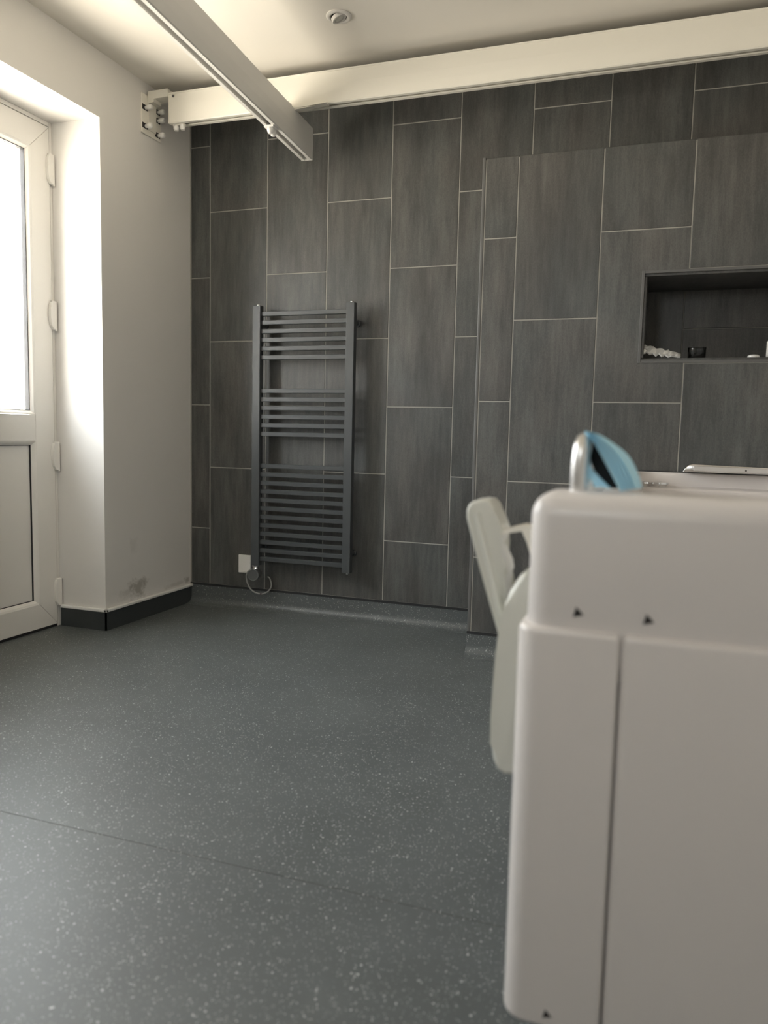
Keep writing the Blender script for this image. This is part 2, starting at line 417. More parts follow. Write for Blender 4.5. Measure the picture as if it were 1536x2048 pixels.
# niche lining
bm = NB()
f = 0.010
for a in ((NX0-f, NX0, NZ0-f, NZ1+f), (NX1, NX1+f, NZ0-f, NZ1+f), (NX0, NX1, NZ0-f, NZ0), (NX0, NX1, NZ1, NZ1+f)):
    box(bm, a[0], a[1], BY-0.002, BY+0.009, a[2], a[3], 0.001, 1)
obj('niche_trim', bm, TRIM, bx)
bm = NB(); box(bm, NX0, NX1, NYB, NYB+0.004, NZ0, NZ1); nb = obj('niche_back', bm, GROUT, bx)
zj = 1.291; xj = 2.130
for (a, b, c, d) in ((NX0, xj, NZ0, NZ1), (xj, NX1, NZ0, zj), (xj, NX1, zj, NZ1)):
    b2 = NB(); box(b2, a+G, b-G, NYB-0.008, NYB, c+G, d-G, 0.001, 1); obj('tile', b2, TILE, nb, (a, NYB, c))
for nm, a in (('niche_side', (NX0-0.0, NX0+0.008, BY+0.01, NYB-0.009, NZ0+0.009, NZ1-0.009)), ('niche_side', (NX1-0.008, NX1, BY+0.01, NYB-0.009, NZ0+0.009, NZ1-0.009)),
              ('niche_sill', (NX0, NX1, BY+0.009, NYB-0.009, NZ0-0.008, NZ0+0.008)), ('niche_soffit', (NX0, NX1, BY+0.009, NYB-0.009, NZ1-0.008, NZ1+0.008))):
    b2 = NB(); box(b2, *a, 0.001, 1); obj(nm, b2, TILE, bx, (a[0], a[2], a[4]))

# ---- skirtings
def cove(name, x0, x1, yw, zt):
    p = [(yw, zt), (yw-0.006, zt), (yw-0.006, 0.040)]
    for k in range(1, 7):
        a = k/6*math.pi/2; p.append((yw-0.006-0.032*(1-math.cos(a)), 0.040-0.037*math.sin(a)))
    p += [(yw-0.060, 0.0008), (yw-0.060, 0.0), (yw, 0.0)]
    b = NB(); prism(b, p, x0, x1, 'X'); return obj(name, b, VINYL, smooth=True)
tag(cove('baseboard_back', XL+0.004, BX0-0.004, 0.0035, ZB-0.009), kind='structure')
tag(cove('baseboard_boxing', BX0-0.004, XR, BY+0.006, BT-0.010), kind='structure')
bm = NB(); box(bm, BX0-0.004, BX0+0.006, BY+0.002, -0.004, 0, BT-0.006, 0.001, 1); tag(obj('baseboard_return', bm, VINYL), kind='structure')
bm = NB(); box(bm, XL, XL+0.006, YJ-0.006, 0.0, 0.0, 0.083); box(bm, XD+0.004, XL+0.006, YJ-0.006, YJ, 0.0, 0.083)
bl = obj('baseboard_left', bm, VINYL_DARK); tag(bl, kind='structure')
bm = NB()
box(bm, XL, XL+0.016, YJ-0.016, -0.002, 0.081, 0.094, 0.003, 2); o_ = obj('cap_strip', bm, KNOBW, bl)
bm = NB(); box(bm, XD+0.010, XL+0.016, YJ-0.016, YJ, 0.081, 0.094, 0.003, 2); obj('cap_strip', bm, KNOBW, bl)
bm = NB(); box(bm, XL, XL+0.006, YB, YJ2, 0.0, 0.083); obj('skirting_run', bm, VINYL_DARK, bl)

# ------------------------------------------------------------------ half-glazed door in the left reveal
dr = empty('door_1', (XD, YJ, 0)); tag(dr, kind='structure')
xa, xb = XD-0.075, XD                        # sash thickness, room face at XD
bm = NB()
box(bm, XD-0.08, XD-0.004, YJ-0.016, YJ-0.0005, 0.0, ZD-0.001, 0.002); box(bm, XD-0.08, XD-0.004, YJ2+0.001, YJ2+0.016, 0.0, ZD-0.001, 0.002)
box(bm, XD-0.08, XD-0.004, YJ2+0.016, YJ-0.016, ZD-0.018, ZD-0.001, 0.002)
obj('door_frame', bm, UPVC, dr)
y1, y0 = YJ-0.020, YJ2+0.020                 # sash edges
st = 0.105; zt0, zb0 = 2.070, 0.012
def member(name, pts, depth=(xa, xb)):
    b = NB(); prism(b, pts, depth[0], depth[1], 'X', 0.0025, 2); return obj(name, b, UPVC, dr)
g = 0.0006
member('stile', [(y1-g, zb0+g), (y1-g, zt0-g), (y1-st+g, zt0-st), (y1-st+g, zb0+st)])
member('stile', [(y0+g, zb0+g), (y0+st-g, zb0+st), (y0+st-g, zt0-st), (y0+g, zt0-g)])
member('rail', [(y0, zt0), (y1, zt0), (y1-st, zt0-st+g), (y0+st, zt0-st+g)])
member('rail', [(y0, zb0), (y0+st, zb0+st-g), (y1-st, zb0+st-g), (y1, zb0)])
member('rail', [(y0+st-0.004, 0.797), (y0+st-0.004, 0.905), (y1-st+0.004, 0.905), (y1-st+0.004, 0.797)], (xa+0.002, xb-0.002))
def bead(z0, z1, wdt):
    b = NB(); a0, a1 = y0+st-0.001, y1-st+0.001
    # sloping glazing bead on four sides
    for pr, along, lo, hi in (('v', 'Z', z0, z1), ('v2', 'Z', z0, z1)):
        yy = a1 if pr == 'v' else a0; s = -1 if pr == 'v' else 1
        prism(b, [(xb-0.001, yy), (xb-0.004, yy+s*0.006), (xb-0.014, yy+s*wdt), (xb-0.030, yy+s*wdt), (xb-0.030, yy)], lo, hi, 'Z')
    for zz, s in ((z0, 1), (z1, -1)):
        vs = [(xb-0.001, zz), (xb-0.004, zz+s*0.006), (xb-0.014, zz+s*wdt), (xb-0.030, zz+s*wdt), (xb-0.030, zz)]
        prism(b, vs, a0, a1, 'Y')
    return obj('glazing_bead', b, UPVC, dr)
bead(0.906, zt0-st+0.001, 0.016); bead(zb0+st-0.001, 0.798, 0.016)
def gasket(z0, z1, parent):
    b = NB(); a0, a1 = y0+st+0.015, y1-st-0.015; xg0, xg1 = xb-0.034, xb-0.0145
    wg = 0.0035
    box(b, xg0, xg1, a1-wg, a1+0.0005, z0, z1); box(b, xg0, xg1, a0-0.0005, a0+wg, z0, z1)
    box(b, xg0, xg1, a0+wg, a1-wg, z0, z0+wg); box(b, xg0, xg1, a0+wg, a1-wg, z1-wg, z1)
    return obj('gasket', b, UPVC_GASKET, parent)
gasket(0.921, zt0-st-0.014, dr); gasket(zb0+st+0.014, 0.783, dr)
bm = NB(); box(bm, xb-0.030, xb-0.026, y0+st+0.004, y1-st-0.004, 0.91, zt0-st-0.004); obj('pane', bm, GLASS, dr)
bm = NB(); box(bm, xb-0.056, xb-0.052, y0+st+0.004, y1-st-0.004, 0.91, zt0-st-0.004); obj('pane', bm, GLASS, dr)
bm = NB(); box(bm, xb-0.050, xb-0.020, y0+st+0.004, y1-st-0.004, zb0+st+0.004, 0.794); obj('lower_panel', bm, UPVC, dr)
bm = NB(); box(bm, xa, xb-0.006, y0, y1, 0.0005, 0.0115); obj('threshold_seal', bm, UPVC_GASKET, dr)
for zt_, zb_ in ((1.965, 1.845), (1.378, 1.260), (0.795, 0.675), (0.211, 0.091)):
    zc_, hh = (zt_+zb_)/2, (zt_-zb_)/2
    pts = [(YJ-0.006, zb_), (YJ-0.006, zt_-0.004), (YJ-0.010, zt_), (YJ-0.032, zt_)]
    for k in range(0, 9):
        a = math.pi/2 - k/8*math.pi; pts.append((YJ-0.032-0.010*math.cos(a), zc_+0.004+(hh-0.010)*math.sin(a)))
    pts += [(YJ-0.026, zb_+0.002), (YJ-0.012, zb_)]
    b = NB(); prism(b, pts, XD-0.002, XD+0.014, 'X', 0.003, 2); hg = obj('hinge', b, UPVC, dr)
    b = NB(); tube(b, [(XD+0.010, YJ-0.010, zb_-0.004), (XD+0.010, YJ-0.010, zt_-0.002)], 0.0055, 10); obj('hinge_pin', b, UPVC, hg, smooth=True)
# lever handle on the lock stile (outside the picture)
b = NB(); box(b, XD, XD+0.010, y0+0.04, y0+0.07, 0.95, 1.17, 0.004); hd = obj('door_handle', b, BRUSHED, dr)
b = NB(); tube(b, [(XD+0.008, y0+0.055, 1.08), (XD+0.05, y0+0.055, 1.08), (XD+0.055, y0+0.075, 1.08), (XD+0.055, y0+0.17, 1.08)], 0.009, 10); obj('lever', b, BRUSHED, hd)

# ------------------------------------------------------------------ towel radiator
rd = empty('towel_radiator', (0.53, 0.0, 0.228))
tag(rd, 'tall anthracite ladder towel radiator on the dark tiled wall above the wall socket', 'radiator')
PY0, PY1 = -0.095, -0.062
LX0, LX1, RX0, RX1, PZ0, PZ1 = 0.282, 0.322, 0.744, 0.783, 0.229, 1.429
for a, b_ in ((LX0, LX1), (RX0, RX1)):
    b = NB(); box(b, a, b_, PY0, PY1, PZ0, PZ1, 0.002, 2); obj('upright', b, RADM, rd)
bars = [1.392, 1.353, 1.314, 1.275, 1.236, 1.196, 1.044, 1.0055, 0.966, 0.926, 0.887, 0.847] + [0.699 - k*0.0398 for k in range(12)]
for z in bars:
    b = NB(); box(b, LX1-0.004, RX0+0.004, PY0+0.012, PY0+0.030, z-0.010, z+0.010, 0.0015, 1); obj('bar', b, RADM, rd, (0.53, -0.075, z))
for a, z in ((LX0+.02, 1.349), (RX0+.02, 1.349), (LX0+.02, 0.311), (RX0+.02, 0.311)):
    b = NB(); lathe(b, [(0.0, 0), (0.016, 0), (0.016, 0.010), (0.011, 0.014), (0.011, 0.063), (0.0, 0.063)], (a, -0.0005, z), (0, -1, 0), 16); obj('wall_bracket', b, RADM, rd, smooth=True)
for a in (LX0+.024, RX0+.022):
    b = NB(); lathe(b, [(0, 0), (0.0085, 0), (0.0085, 0.004), (0.006, 0.006), (0, 0.006)], (a, -0.080, PZ1), (0, 0, 1), 14); tag(obj('air_vent', b, CHROME, rd, smooth=True), 'chrome air vent cap')
b = NB(); lathe(b, [(0, 0), (0.0085, 0), (0.0085, 0.005), (0.006, 0.007), (0, 0.007)], (RX0+.022, -0.080, PZ0), (0, 0, -1), 14); tag(obj('blanking_plug', b, CHROME, rd, smooth=True), 'chrome blanking plug')
b = NB(); lathe(b, [(0, 0), (0.016, 0), (0.016, 0.006), (0.013, 0.008), (0.015, 0.016), (0, 0.016)], (LX0+.017, -0.078, PZ0), (0, 0, -1), 20); tag(obj('pipe_union', b, CHROME, rd, smooth=True), 'chrome union nut')
th = NB(); lathe(th, [(0, -0.03), (0.020, -0.03), (0.027, -0.016), (0.027, 0.018), (0.0255, 0.021), (0.0255, 0.0225), (0, 0.0225)], (LX0+.014, -0.080, 0.186), (0.1, -1, 0.0), 28)
tk = obj('thermostat', th, KNOBD, rd, smooth=True); tag(tk, 'round dark thermostat knob with chrome edge')
th = NB(); lathe(th, [(0.0245, 0.0205), (0.0275, 0.0205), (0.0275, 0.024), (0.0245, 0.024), (0.0245, 0.0205)], (LX0+.014, -0.080, 0.186), (0.1, -1, 0), 28); obj('bezel', th, CHROME, tk, smooth=True)
th = NB(); pts = catmull([(0.285, -0.055, 0.206), (0.252, -0.058, 0.196), (0.236, -0.055, 0.172), (0.236, -0.05, 0.142), (0.250, -0.045, 0.108), (0.276, -0.04, 0.088), (0.305, -0.035, 0.083), (0.332, -0.03, 0.092), (0.350, -0.026, 0.112), (0.352, -0.022, 0.135), (0.338, -0.012, 0.158), (0.324, -0.004, 0.162)], 6)
tube(th, pts, 0.0034, 8); cb = obj('power_cable', th, CABLE, rd, smooth=True); tag(cb, 'pale grey looped power cable')
th = NB(); tube(th, [(0.300, -0.036, 0.083), (0.308, -0.035, 0.083)], 0.0048, 8); obj('cable_joint', th, SLOT, cb)

# blank wall socket
sk = empty('socket_plate', (0.200, 0.0, 0.172))
tag(sk, 'small white blank socket plate low on the dark tiles beside the radiator foot', 'socket')
b = NB(); box(b, 0.166, 0.233, -0.010, -0.0002, 0.172, 0.260, 0.0025, 2); obj('face_plate', b, KNOBW, sk)
b = NB(); box(b, 0.190, 0.209, -0.0125, -0.0095, 0.1755, 0.182, 0.001, 1); obj('cable_outlet', b, KNOBW, sk)

# ------------------------------------------------------------------ ceiling hoist rails
def rail_profile(wd, ht):
    s = 0.010                                       # half slot
    c = wd/2
    return [(0, 0.004), (0.003, 0), (c-s, 0), (c-s, 0.005), (0.006, 0.008), (0.006, 0.035), (wd-0.006, 0.035), (wd-0.006, 0.008), (c+s, 0.005), (c+s, 0), (wd-0.003, 0), (wd, 0.004),
            (wd+0.0022, ht*0.3), (wd+0.003, ht*0.55), (wd+0.0015, ht*0.9), (wd+0.0015, ht), (-0.0015, ht), (-0.0015, ht*0.9), (-0.003, ht*0.55), (-0.0022, ht*0.3)]
hr = empty('ceiling_hoist_rail', (0.0, -0.295, 2.17))
tag(hr, 'long cream hoist rail fixed under the ceiling along the dark tiled wall', 'hoist rail')
RY0, RW, RH, RZ = -0.328, 0.058, 0.124, 2.170
prof = [(RY0+a, RZ+h) for a, h in rail_profile(RW, RH)]
b = NB(); prism(b, prof, 0.004, XR-0.003, 'X'); obj('rail_body', b, RAILW, hr)
b = NB(); box(b, 0.004, XR-0.003, RY0-0.005, RY0+0.004, RZ+RH-0.006, RZ+RH, 0.001, 1); obj('top_flange', b, RAILW, hr)
b = NB(); box(b, -0.001, 0.0035, RY0-0.002, RY0+RW+0.002, RZ-0.001, RZ+RH+0.001, 0.001, 1); ec = obj('end_cap', b, RAILW, hr)
b = NB(); lathe(b, [(0, 0), (0.0055, 0), (0.0055, 0.003), (0, 0.0035)], (0.024, RY0-0.0015, 2.279), (0, -1, 0), 12); obj('bolt', b, BOLTD, hr)
for x in (0.021, 0.053):
    b = NB(); lathe(b, [(0, 0.004), (0.009, 0.002), (0.011, -0.004), (0.0125, -0.008), (0.0125, -0.016), (0.009, -0.024), (0, -0.027)], (x, -0.303, RZ), (0, 0, 1), 16); tag(obj('end_stop_knob', b, KNOBW, hr, smooth=True), 'white rounded stop knob')
b = NB(); box(b, 0.010, 0.066, -0.312, -0.294, RZ-0.005, RZ+0.002, 0.001, 1); obj('stop_plate', b, RAILW, hr)
# wall bracket
b = NB(); box(b, XL+0.0002, XL+0.008, -0.378, -0.240, 2.128, 2.292, 0.0015, 1)
bp_ = obj('bracket_plate', b, RAILW, hr)
b = NB()
prism(b, [(XL+0.008, 2.150), (XL+0.014, 2.150), (XL+0.014, 2.262), (XL+0.040, 2.262), (XL+0.040, 2.277), (0.0, 2.277), (0.0, 2.310), (XL+0.008, 2.310)], -0.338, -0.285, 'Y', 0.001, 1)
obj('bracket_arm', b, RAILW, hr)
for (y, z) in ((-0.352, 2.236), (-0.352, 2.160), (-0.262, 2.250), (-0.262, 2.214), (-0.262, 2.152)):
    b = NB(); lathe(b, [(0.0, 0.0), (0.008, 0.0), (0.008, 0.003), (0.008, 0.004), (0.008, 0.012), (0.0115, 0.014), (0.012, 0.026), (0.008, 0.033), (0, 0.035)], (XL+0.008, y, z), (1, 0, 0), 16)
    obj('bolt_cap', b, KNOBW, bp_, smooth=True)
    b = NB(); box(b, XL+0.0078, XL+0.0086, y-0.024, y+0.013, z-0.011, z+0.011); obj('bolt_slot', b, SCREW, bp_)
# traverse rail, a few degrees out of square
tr = empty('traverse_hoist_rail', (0.58, -0.30, 2.03))
tag(tr, 'grey-white crossing hoist rail hanging below the fixed rail and running towards the door side', 'hoist rail')
TZ, TH, TW = 2.030, 0.130, 0.052
P0 = Vector((0.588, -0.128, 0)); d_ = Vector((0.092, -1.28, 0)).normalized(); s_ = Vector((-1.28, -0.092, 0)).normalized()*1.0
s_ = Vector((d_.y, -d_.x, 0))                # towards -x
if s_.x > 0: s_ = -s_
def sweep(prof_, l0, l1, z, nm, mat, par):
    b = NB(); A = []; B = []
    for a, h in prof_:
        for L, lst in ((l0, A), (l1, B)):
            p = P0 + s_*a + d_*L; lst.append(b.verts.new((p.x, p.y, z+h)))
    n_ = len(A); b.faces.new(A); b.faces.new(B[::-1])
    for i in range(n_): b.faces.new((A[i], B[i], B[(i+1) % n_], A[(i+1) % n_]))
    return obj(nm, b, mat, par)
sweep(rail_profile(TW, TH), 0.0, 4.455, TZ, 'rail_body', RAILW2, tr)
sweep([(0.016, 0.0352), (0.036, 0.0352), (0.036, 0.030), (0.016, 0.030)], 0.01, 4.44, TZ, 'slot_liner', SLOT, tr)
def bx2(nm, a0, a1, l0, l1, z0, z1, mat, par): return sweep([(a0, z0), (a1, z0), (a1, z1), (a0, z1)], l0, l1, 0.0, nm, mat, par)
bx2('end_cap', 0.0, TW, -0.004, 0.0, TZ, TZ+TH, RAILW2, tr)
ck = P0 + s_*0.030 + d_*0.36
bx2('stop_plate', 0.010, 0.048, 0.35, 0.40, TZ-0.006, TZ+0.001, KNOBW, tr)
for L in (0.362, 0.388):
    p = P0 + s_*0.026 + d_*L
    b = NB(); lathe(b, [(0, 0.0), (0.010, -0.002), (0.013, -0.010), (0.0125, -0.018), (0.008, -0.026), (0, -0.028)], (p.x, p.y, TZ-0.002), (0, 0, 1), 16)
    tag(obj('end_stop_knob', b, KNOBW, tr, smooth=True), 'white rounded stop knob')
# carriage coupling the two rails
b = NB(); prism(b, [(0.500, 2.1605), (0.63, 2.1605), (0.745, 2.1655), (0.745, 2.1690), (0.500, 2.1690)], -0.345, -0.310, 'Y')
cg = obj('carriage', b, RAILW, tr)
b = NB(); prism(b, [(0.600, 2.154), (0.612, 2.155), (0.70, 2.1600), (0.600, 2.1604)], -0.343, -0.325, 'Y'); obj('carriage_wedge', b, RAILW, cg)
for y in (-0.352, -0.372):
    b = NB(); lathe(b, [(0, 0), (0.008, 0), (0.008, 0.012), (0.005, 0.017), (0, 0.018)], (0.590, y, 2.160), (0, 0, 1), 12); obj('bolt_cap', b, KNOBW, tr, smooth=True)

# ------------------------------------------------------------------ recessed downlight
dl = empty('downlight', (0.905, -0.600, ZC))
tag(dl, 'small white recessed downlight with tilted lamp in the ceiling', 'ceiling light')
c = (0.905, -0.600, ZC)
b = NB(); lathe(b, [(0.029, 0.001), (0.046, 0.0), (0.0465, -0.003), (0.043, -0.006), (0.034, -0.007), (0.029, -0.004), (0.029, 0.001)], c, (0, 0, 1), 40); obj('bezel', b, LIGHTW, dl, smooth=True)
ax = Vector((0.42, 0.16, -1)).normalized(); cc = Vector(c) + Vector((0.0, 0.0, -0.006))
b = NB(); lathe(b, [(0.0275, -0.006), (0.0275, 0.004), (0.026, 0.006), (0.020, 0.006), (0.019, 0.002), (0, 0.002)], cc, ax, 32); gm = obj('tilting_ring', b, LIGHTW, dl, smooth=True)
b = NB(); lathe(b, [(0.0185, 0.0022), (0.014, 0.006), (0.006, 0.008), (0, 0.0085)], cc, ax, 24); obj('lamp_lens', b, LENS, gm, smooth=True)
b = NB(); lathe(b, [(0.0288, -0.0005), (0, -0.0005)], (c[0], c[1], ZC-0.0002), (0, 0, 1), 24); obj('recess', b, SCREW, dl)

# ------------------------------------------------------------------ assisted bath
bt = empty('assisted_bath', (2.33, -1.37, 0))
tag(bt, 'large white panelled assisted bath in the foreground, running to the tiled boxing', 'bath')
def rpanel(bm_, x0, x1, ya, yb, z0, z1, rl, rr, e=0.008):
    """moulded panel: front corners rounded in plan (rl left, rr right), eased top and bottom edges"""
    def loop(i):
        o_ = []
        for cx, cy, r, a0 in ((x0+rl, ya+rl, rl, 180), (x1-rr, ya+rr, rr, 270)):
            for k in range(9):
                a = math.radians(a0 + 90*k/8); q = max(r-i, 0.0008); o_.append((cx+q*math.cos(a), cy+q*math.sin(a)))
        return o_ + [(x1-i, yb), (x0+i, yb)]
    lv_ = [(e*(1-math.sin(k*math.pi/8)), z0+e*(1-math.cos(k*math.pi/8))) for k in range(0, 5)] + [(e*(1-math.cos(k*math.pi/8)), z1-e+e*math.sin(k*math.pi/8)) for k in range(0, 5)]
    loft(bm_, [(loop(i), z) for i, z in lv_])
def rrect(x0, x1, y0_, y1_, r, seg=5):
    out = []
    for cx, cy, a0 in ((x1-r, y1_-r, 0), (x0+r, y1_-r, 90), (x0+r, y0_+r, 180), (x1-r, y0_+r, 270)):
        for k in range(seg+1):
            a = math.radians(a0 + 90*k/seg); out.append((cx+r*math.cos(a), cy+r*math.sin(a)))
    return out
def loft(bm_, loops, cap0=True, cap1=True):
    rings = [[bm_.verts.new((x, y, z)) for x, y in pts] for pts, z in loops]
    n_ = len(rings[0])
    for a, b_ in zip(rings, rings[1:]):
        for k in range(n_): bm_.faces.new((a[k], a[(k+1) % n_], b_[(k+1) % n_], b_[k]))
    if cap0: bm_.faces.new(rings[0][::-1])
    if cap1: bm_.faces.new(rings[-1])
TX0, TX1, TY0, TY1 = 1.958, 2.740, -2.300, -0.3615
b = NB()
L = []
for ins, z, r in ((0.012, 0.14, 0.03), (0.004, 0.62, 0.03), (0.0, 0.70, 0.03), (0.0, 0.737, 0.03), (0.003, 0.744, 0.03), (0.010, 0.747, 0.03),
                  (0.045, 0.747, 0.05), (0.052, 0.744, 0.06), (0.056, 0.735, 0.06), (0.062, 0.700, 0.07), (0.085, 0.45, 0.10), (0.12, 0.33, 0.12), (0.20, 0.29, 0.10)):
    L.append((rrect(TX0+ins, TX1-ins, TY0+ins, TY1-ins*(0.35 if z > 0.745 or ins > 0.04 else 1), r), z))
loft(b, L); obj('tub_shell', b, ACRYL, bt, smooth=True)
# ledge at the far end with the two chrome controls
b = NB(); prism(b, [(TY1-0.016, 0.700), (TY1-0.080, 0.694), (TY1-0.088, 0.688), (TY1-0.094, 0.60), (TY1-0.016, 0.60)], TX0+0.055, TX1-0.055, 'X'); obj('tap_ledge', b, ACRYL, bt)
for x, r in ((2.026, 0.019), (2.080, 0.029)):
    b = NB(); lathe(b, [(0, -0.004), (r*0.7, -0.004), (r*0.75, 0.004), (r, 0.010), (r*0.98, 0.016), (0, 0.018)], (x, TY1-0.055, 0.697), (0, 0, 1), 24); tag(obj('bath_control', b, CHROME, bt, smooth=True), 'round chrome bath control')
b = NB(); box(b, TX0+0.02, TX1-0.02, TY1-0.006, TY1+0.0005, 0.7475, 0.7510); obj('sealant_shade_line', b, TRIM_DARK, bt)  # dark strip for the sealant and the shade in the gap behind the rim
# near end: cap on top, two panels below, gap between them
b = NB(); box(b, 1.9305, 2.745, -2.370, -2.262, 0.560, 0.794, 0.030, 7); obj('end_cap', b, ACRYL, bt, smooth=True)
b = NB(); rpanel(b, 1.9215, 2.0462, -2.379, -2.262, 0.104, 0.6275, 0.030, 0.005); obj('end_panel', b, ACRYL, bt, smooth=True)
b = NB(); rpanel(b, 2.0482, 2.750, -2.379, -2.262, 0.104, 0.6275, 0.010, 0.030); obj('end_panel', b, ACRYL, bt, smooth=True)
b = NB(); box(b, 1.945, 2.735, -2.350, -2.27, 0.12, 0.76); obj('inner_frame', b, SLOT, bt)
b = NB(); box(b, 1.962, 2.738, -2.262, TY1-0.03, 0.104, 0.60, 0.010, 3); obj('side_casing', b, ACRYL, bt, smooth=True)
b = NB(); box(b, 2.00, 2.70, -2.31, -0.45, 0.0, 0.106, 0.004, 1); obj('plinth', b, DARK, bt)
for x, y, z in ((1.995, -2.3705, 0.648), (2.0765, -2.3705, 0.647), (1.981, -2.3785, 0.124)):
    b = NB(); lathe(b, [(0, 0.0), (0.0075, 0.0), (0.0075, 0.0008), (0.0045, 0.0016), (0, 0.0010)], (x, y+0.0003, z), (0, -1, 0), 3); tag(obj('screw', b, SCREW, bt), 'small dark screw recess')
# drop-down side lever and its link
lev = [(1.813,.738),(1.8125,.750),(1.816,.759),(1.823,.7645),(1.834,.767),(1.845,.766),(1.852,.759),(1.857,.746),(1.863,.734),(1.868,.724),(1.866,.712),(1.862,.700),(1.867,.686),(1.874,.672),(1.877,.662),(1.874,.653),(1.872,.640),(1.876,.600),(1.880,.560),(1.874,.556),(1.866,.570),(1.850,.622),(1.834,.672)]
b = NB(); prism(b, lev, -2.205, -2.140, 'Y', 0.0055, 4); lv = obj('side_lever', b, ACRYL2, bt, smooth=True)
tag(lv, 'slanting off-white side lever')
b = NB(); tube(b, catmull([(1.8285, -2.204, 0.748), (1.842, -2.205, 0.700), (1.858, -2.205, 0.645), (1.871, -2.205, 0.595)], 6), 0.0055, 8); obj('grip_rib', b, ACRYL2, lv, smooth=True)
b = NB()
lk = [(1.862,.722),(1.880,.7275),(1.897,.7325),(1.905,.7315),(1.909,.726),(1.934,.655),(1.934,.642),(1.925,.640),(1.903,.708),(1.896,.7255),(1.880,.7205),(1.862,.715)]
prism(b, lk, -2.200, -2.165, 'Y', 0.0015, 2); obj('lever_link', b, RAILW, lv)
# bowed side rail
bow = [(1.912,.672),(1.900,.664),(1.886,.640),(1.879,.615),(1.874,.590),(1.870,.545),(1.868,.500),(1.8665,.450),(1.8675,.412),(1.871,.388),(1.878,.373),(1.888,.367),(1.905,.368),(1.930,.380),(1.975,.395),(1.975,.668),(1.930,.680)]
b = NB(); prism(b, bow, -2.235, -2.150, 'Y', 0.010, 4); tag(obj('side_rail', b, ACRYL2, bt, smooth=True), 'bowed off-white side rail')
# chrome grab handle standing on the end cap, seen end on
hp = catmull([(1.9845, -2.318, 0.780), (1.9845, -2.320, 0.820), (1.986, -2.318, 0.846), (1.987, -2.308, 0.855), (1.987, -2.296, 0.857), (1.987, -2.282, 0.852), (1.987, -2.276, 0.825), (1.987, -2.276, 0.780)], 6)
b = NB(); tube(b, hp, 0.0105, 16); gh = obj('grab_handle', b, BRUSHED, bt, smooth=True); tag(gh, 'satin steel grab handle')

# ------------------------------------------------------------------ light blue pleated mask hung over the handle
mk = empty('face_mask', (2.02, -2.28, 0.79))
tag(mk, 'light blue pleated disposable face mask hung over the steel handle of the bath', 'face mask')
def curve_at(pts, t):
    c_ = catmull(pts, 8); x = t*(len(c_)-1); i = min(int(x), len(c_)-2); return c_[i].lerp(c_[i+1], x-i)
def sheet(A, B, n_, m_, amp, waves, nm, mat, bulge=0.0, th=0.0012):
    b = NB(); g_ = []
    for i in range(n_+1):
        t = i/n_; a, c_ = curve_at(A, t), curve_at(B, t); row = []
        for j in range(m_+1):
            s = j/m_; p = a.lerp(c_, s)
            p.y += -amp*math.sin(min(1, t*3)*math.pi/2)*(0.5-0.5*math.cos(2*math.pi*waves*min(1, s*1.5))) - bulge*math.sin(math.pi*s)
            row.append(b.verts.new(p))
        g_.append(row)
    fs = []
    for i in range(n_):
        for j in range(m_): fs.append(b.faces.new((g_[i][j], g_[i+1][j], g_[i+1][j+1], g_[i][j+1])))
    bmesh.ops.recalc_face_normals(b, faces=b.faces)
    ex = bmesh.ops.solidify(b, geom=b.faces[:], thickness=th)
    return obj(nm, b, mat, mk, smooth=True)
YM = -2.28
def Q(x, z, y=YM):      # outline points lie near the handle, at its depth
    return (x, y, z)
A = [(1.988, -2.308, 0.868), (1.9985, -2.322, 0.858), (2.0135, -2.324, 0.834), (2.0290, -2.324, 0.807), (2.035, -2.324, 0.7965)]
B = [(1.986, -2.285, 0.870), (2.0045, -2.268, 0.865), (2.024, -2.258, 0.853), (2.0415, -2.255, 0.838), (2.0535, -2.255, 0.817), (2.0600, -2.255, 0.798)]
sheet(A, B, 22, 48, 0.011, 3.5, 'outer_pleats', BLUE, bulge=0.004)
A = [(1.993, -2.304, 0.828), (2.000, -2.304, 0.820), (2.007, -2.304, 0.8125), (2.024, -2.304, 0.7965)]
B = [(1.993, -2.300, 0.8115), (1.999, -2.300, 0.805), (2.001, -2.300, 0.800), (2.004, -2.300, 0.7965)]
sheet(A, B, 14, 8, 0.001, 1, 'lower_fold', BLUE)
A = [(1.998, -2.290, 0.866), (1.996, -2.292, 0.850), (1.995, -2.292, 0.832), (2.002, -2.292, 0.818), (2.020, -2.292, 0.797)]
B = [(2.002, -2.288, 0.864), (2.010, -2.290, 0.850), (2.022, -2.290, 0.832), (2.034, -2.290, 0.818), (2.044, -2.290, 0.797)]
tag(sheet(A, B, 14, 6, 0.0, 1, 'fold_shade', BLACKF), 'black sheet painted as the shade inside the fold')  # black sheet stands in for shade between the mask's folds
b = NB(); tube(b, catmull([(1.996, -2.31, 0.802), (1.998, -2.322, 0.7975), (2.012, -2.320, 0.7985), (2.028, -2.322, 0.7965)], 6), 0.0014, 6); obj('ear_loop', b, KNOBW, mk, smooth=True)

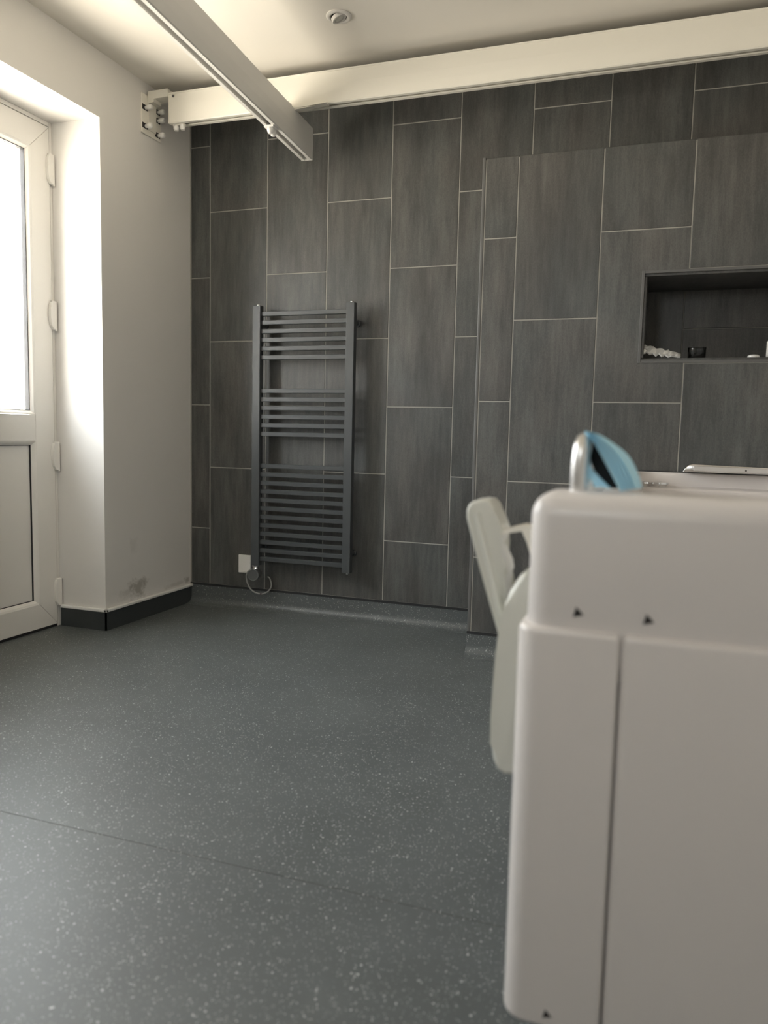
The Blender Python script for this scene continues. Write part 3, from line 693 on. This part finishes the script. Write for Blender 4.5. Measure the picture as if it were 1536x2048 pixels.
# ------------------------------------------------------------------ chrome shower mixer shelf on the boxing, above the far rim
sm = empty('shower_mixer', (2.29, BY, 0.757))
tag(sm, 'low chrome shower mixer with a flat shelf on the dark tiles behind the bath', 'mixer')
b = NB()
pr = [(2.150, 0.7530), (2.440, 0.7530), (2.432, 0.770), (2.425, 0.776), (2.182, 0.781), (2.170, 0.778), (2.160, 0.768)]
prism(b, pr, -0.440, BY-0.0005, 'Y', 0.004, 3); obj('mixer_body', b, CHROME, sm, smooth=True)
b = NB(); box(b, 2.186, 2.424, -0.4420, -0.4390, 0.758, 0.773, 0.001, 1); fpn = obj('front_plate', b, BRUSHED, sm)
b = NB(); lathe(b, [(0, 0), (0.0028, 0), (0.0028, 0.0015), (0, 0.0018)], (2.350, -0.442, 0.764), (0, -1, 0), 10); obj('screw', b, SCREW, fpn)

# ------------------------------------------------------------------ things in the niche
SZ = NZ0+0.008
b = NB()
# crumpled film wrapper: a pleated sheet folded over itself
random.seed(11)
gx, gy = 12, 7; grid = []
for i in range(gx+1):
    row = []
    for j in range(gy+1):
        u, v_ = i/gx, j/gy
        x = 1.999 + 0.125*u
        z = SZ + 0.007 + 0.050*(1-u)**0.9*(0.25+0.75*v_) + 0.012*math.sin(math.pi*v_) + random.uniform(-0.006, 0.006)
        y = -0.335 + 0.075*v_ + random.uniform(-0.004, 0.004)
        row.append(b.verts.new((x, y, z)))
    grid.append(row)
for i in range(gx):
    for j in range(gy): b.faces.new((grid[i][j], grid[i+1][j], grid[i+1][j+1], grid[i][j+1]))
bmesh.ops.recalc_face_normals(b, faces=b.faces)
bmesh.ops.solidify(b, geom=b.faces[:], thickness=0.005)
wr = obj('film_wrapper', b, FOIL, origin=(2.05, -0.30, SZ)); tag(wr, 'crumpled silvery film wrapper lying in the left corner of the tiled niche', 'wrapper')
jr = empty('glass_tumbler', (2.178, -0.285, SZ)); tag(jr, 'low smoky glass tumbler on the niche shelf beside the silvery wrapper', 'tumbler')
b = NB(); lathe(b, [(0, 0), (0.028, 0), (0.030, 0.003), (0.031, 0.040), (0.029, 0.040), (0.028, 0.006), (0, 0.005)], (2.178, -0.285, SZ), (0, 0, 1), 28); obj('body', b, JARG, jr, smooth=True)
b = NB(); lathe(b, [(0.0285, 0.039), (0.0315, 0.039), (0.0318, 0.0415), (0.0285, 0.0415), (0.0285, 0.039)], (2.178, -0.285, SZ), (0, 0, 1), 28); obj('rim', b, JARG, jr, smooth=True)
b = NB(); lathe(b, [(0, 0), (0.018, 0), (0.020, 0.004), (0.019, 0.010), (0.012, 0.0135), (0, 0.0145)], (2.362, -0.30, SZ), (0, 0, 1), 24)
tag(obj('soap_bar', b, KNOBW, smooth=True), 'small white rounded disc lying flat on the niche shelf', 'soap')
bo = empty('bottle', (2.425, -0.27, SZ)); tag(bo, 'slim pale bottle at the right edge of the photo, standing in the niche', 'bottle')
b = NB(); lathe(b, [(0, 0), (0.019, 0), (0.021, 0.003), (0.021, 0.060), (0.014, 0.070), (0, 0.070)], (2.425, -0.27, SZ), (0, 0, 1), 24); obj('body', b, RAILW2, bo, smooth=True)
b = NB(); lathe(b, [(0, 0.069), (0.011, 0.069), (0.011, 0.084), (0, 0.085)], (2.425, -0.27, SZ), (0, 0, 1), 18); obj('cap', b, RAILW2, bo, smooth=True)
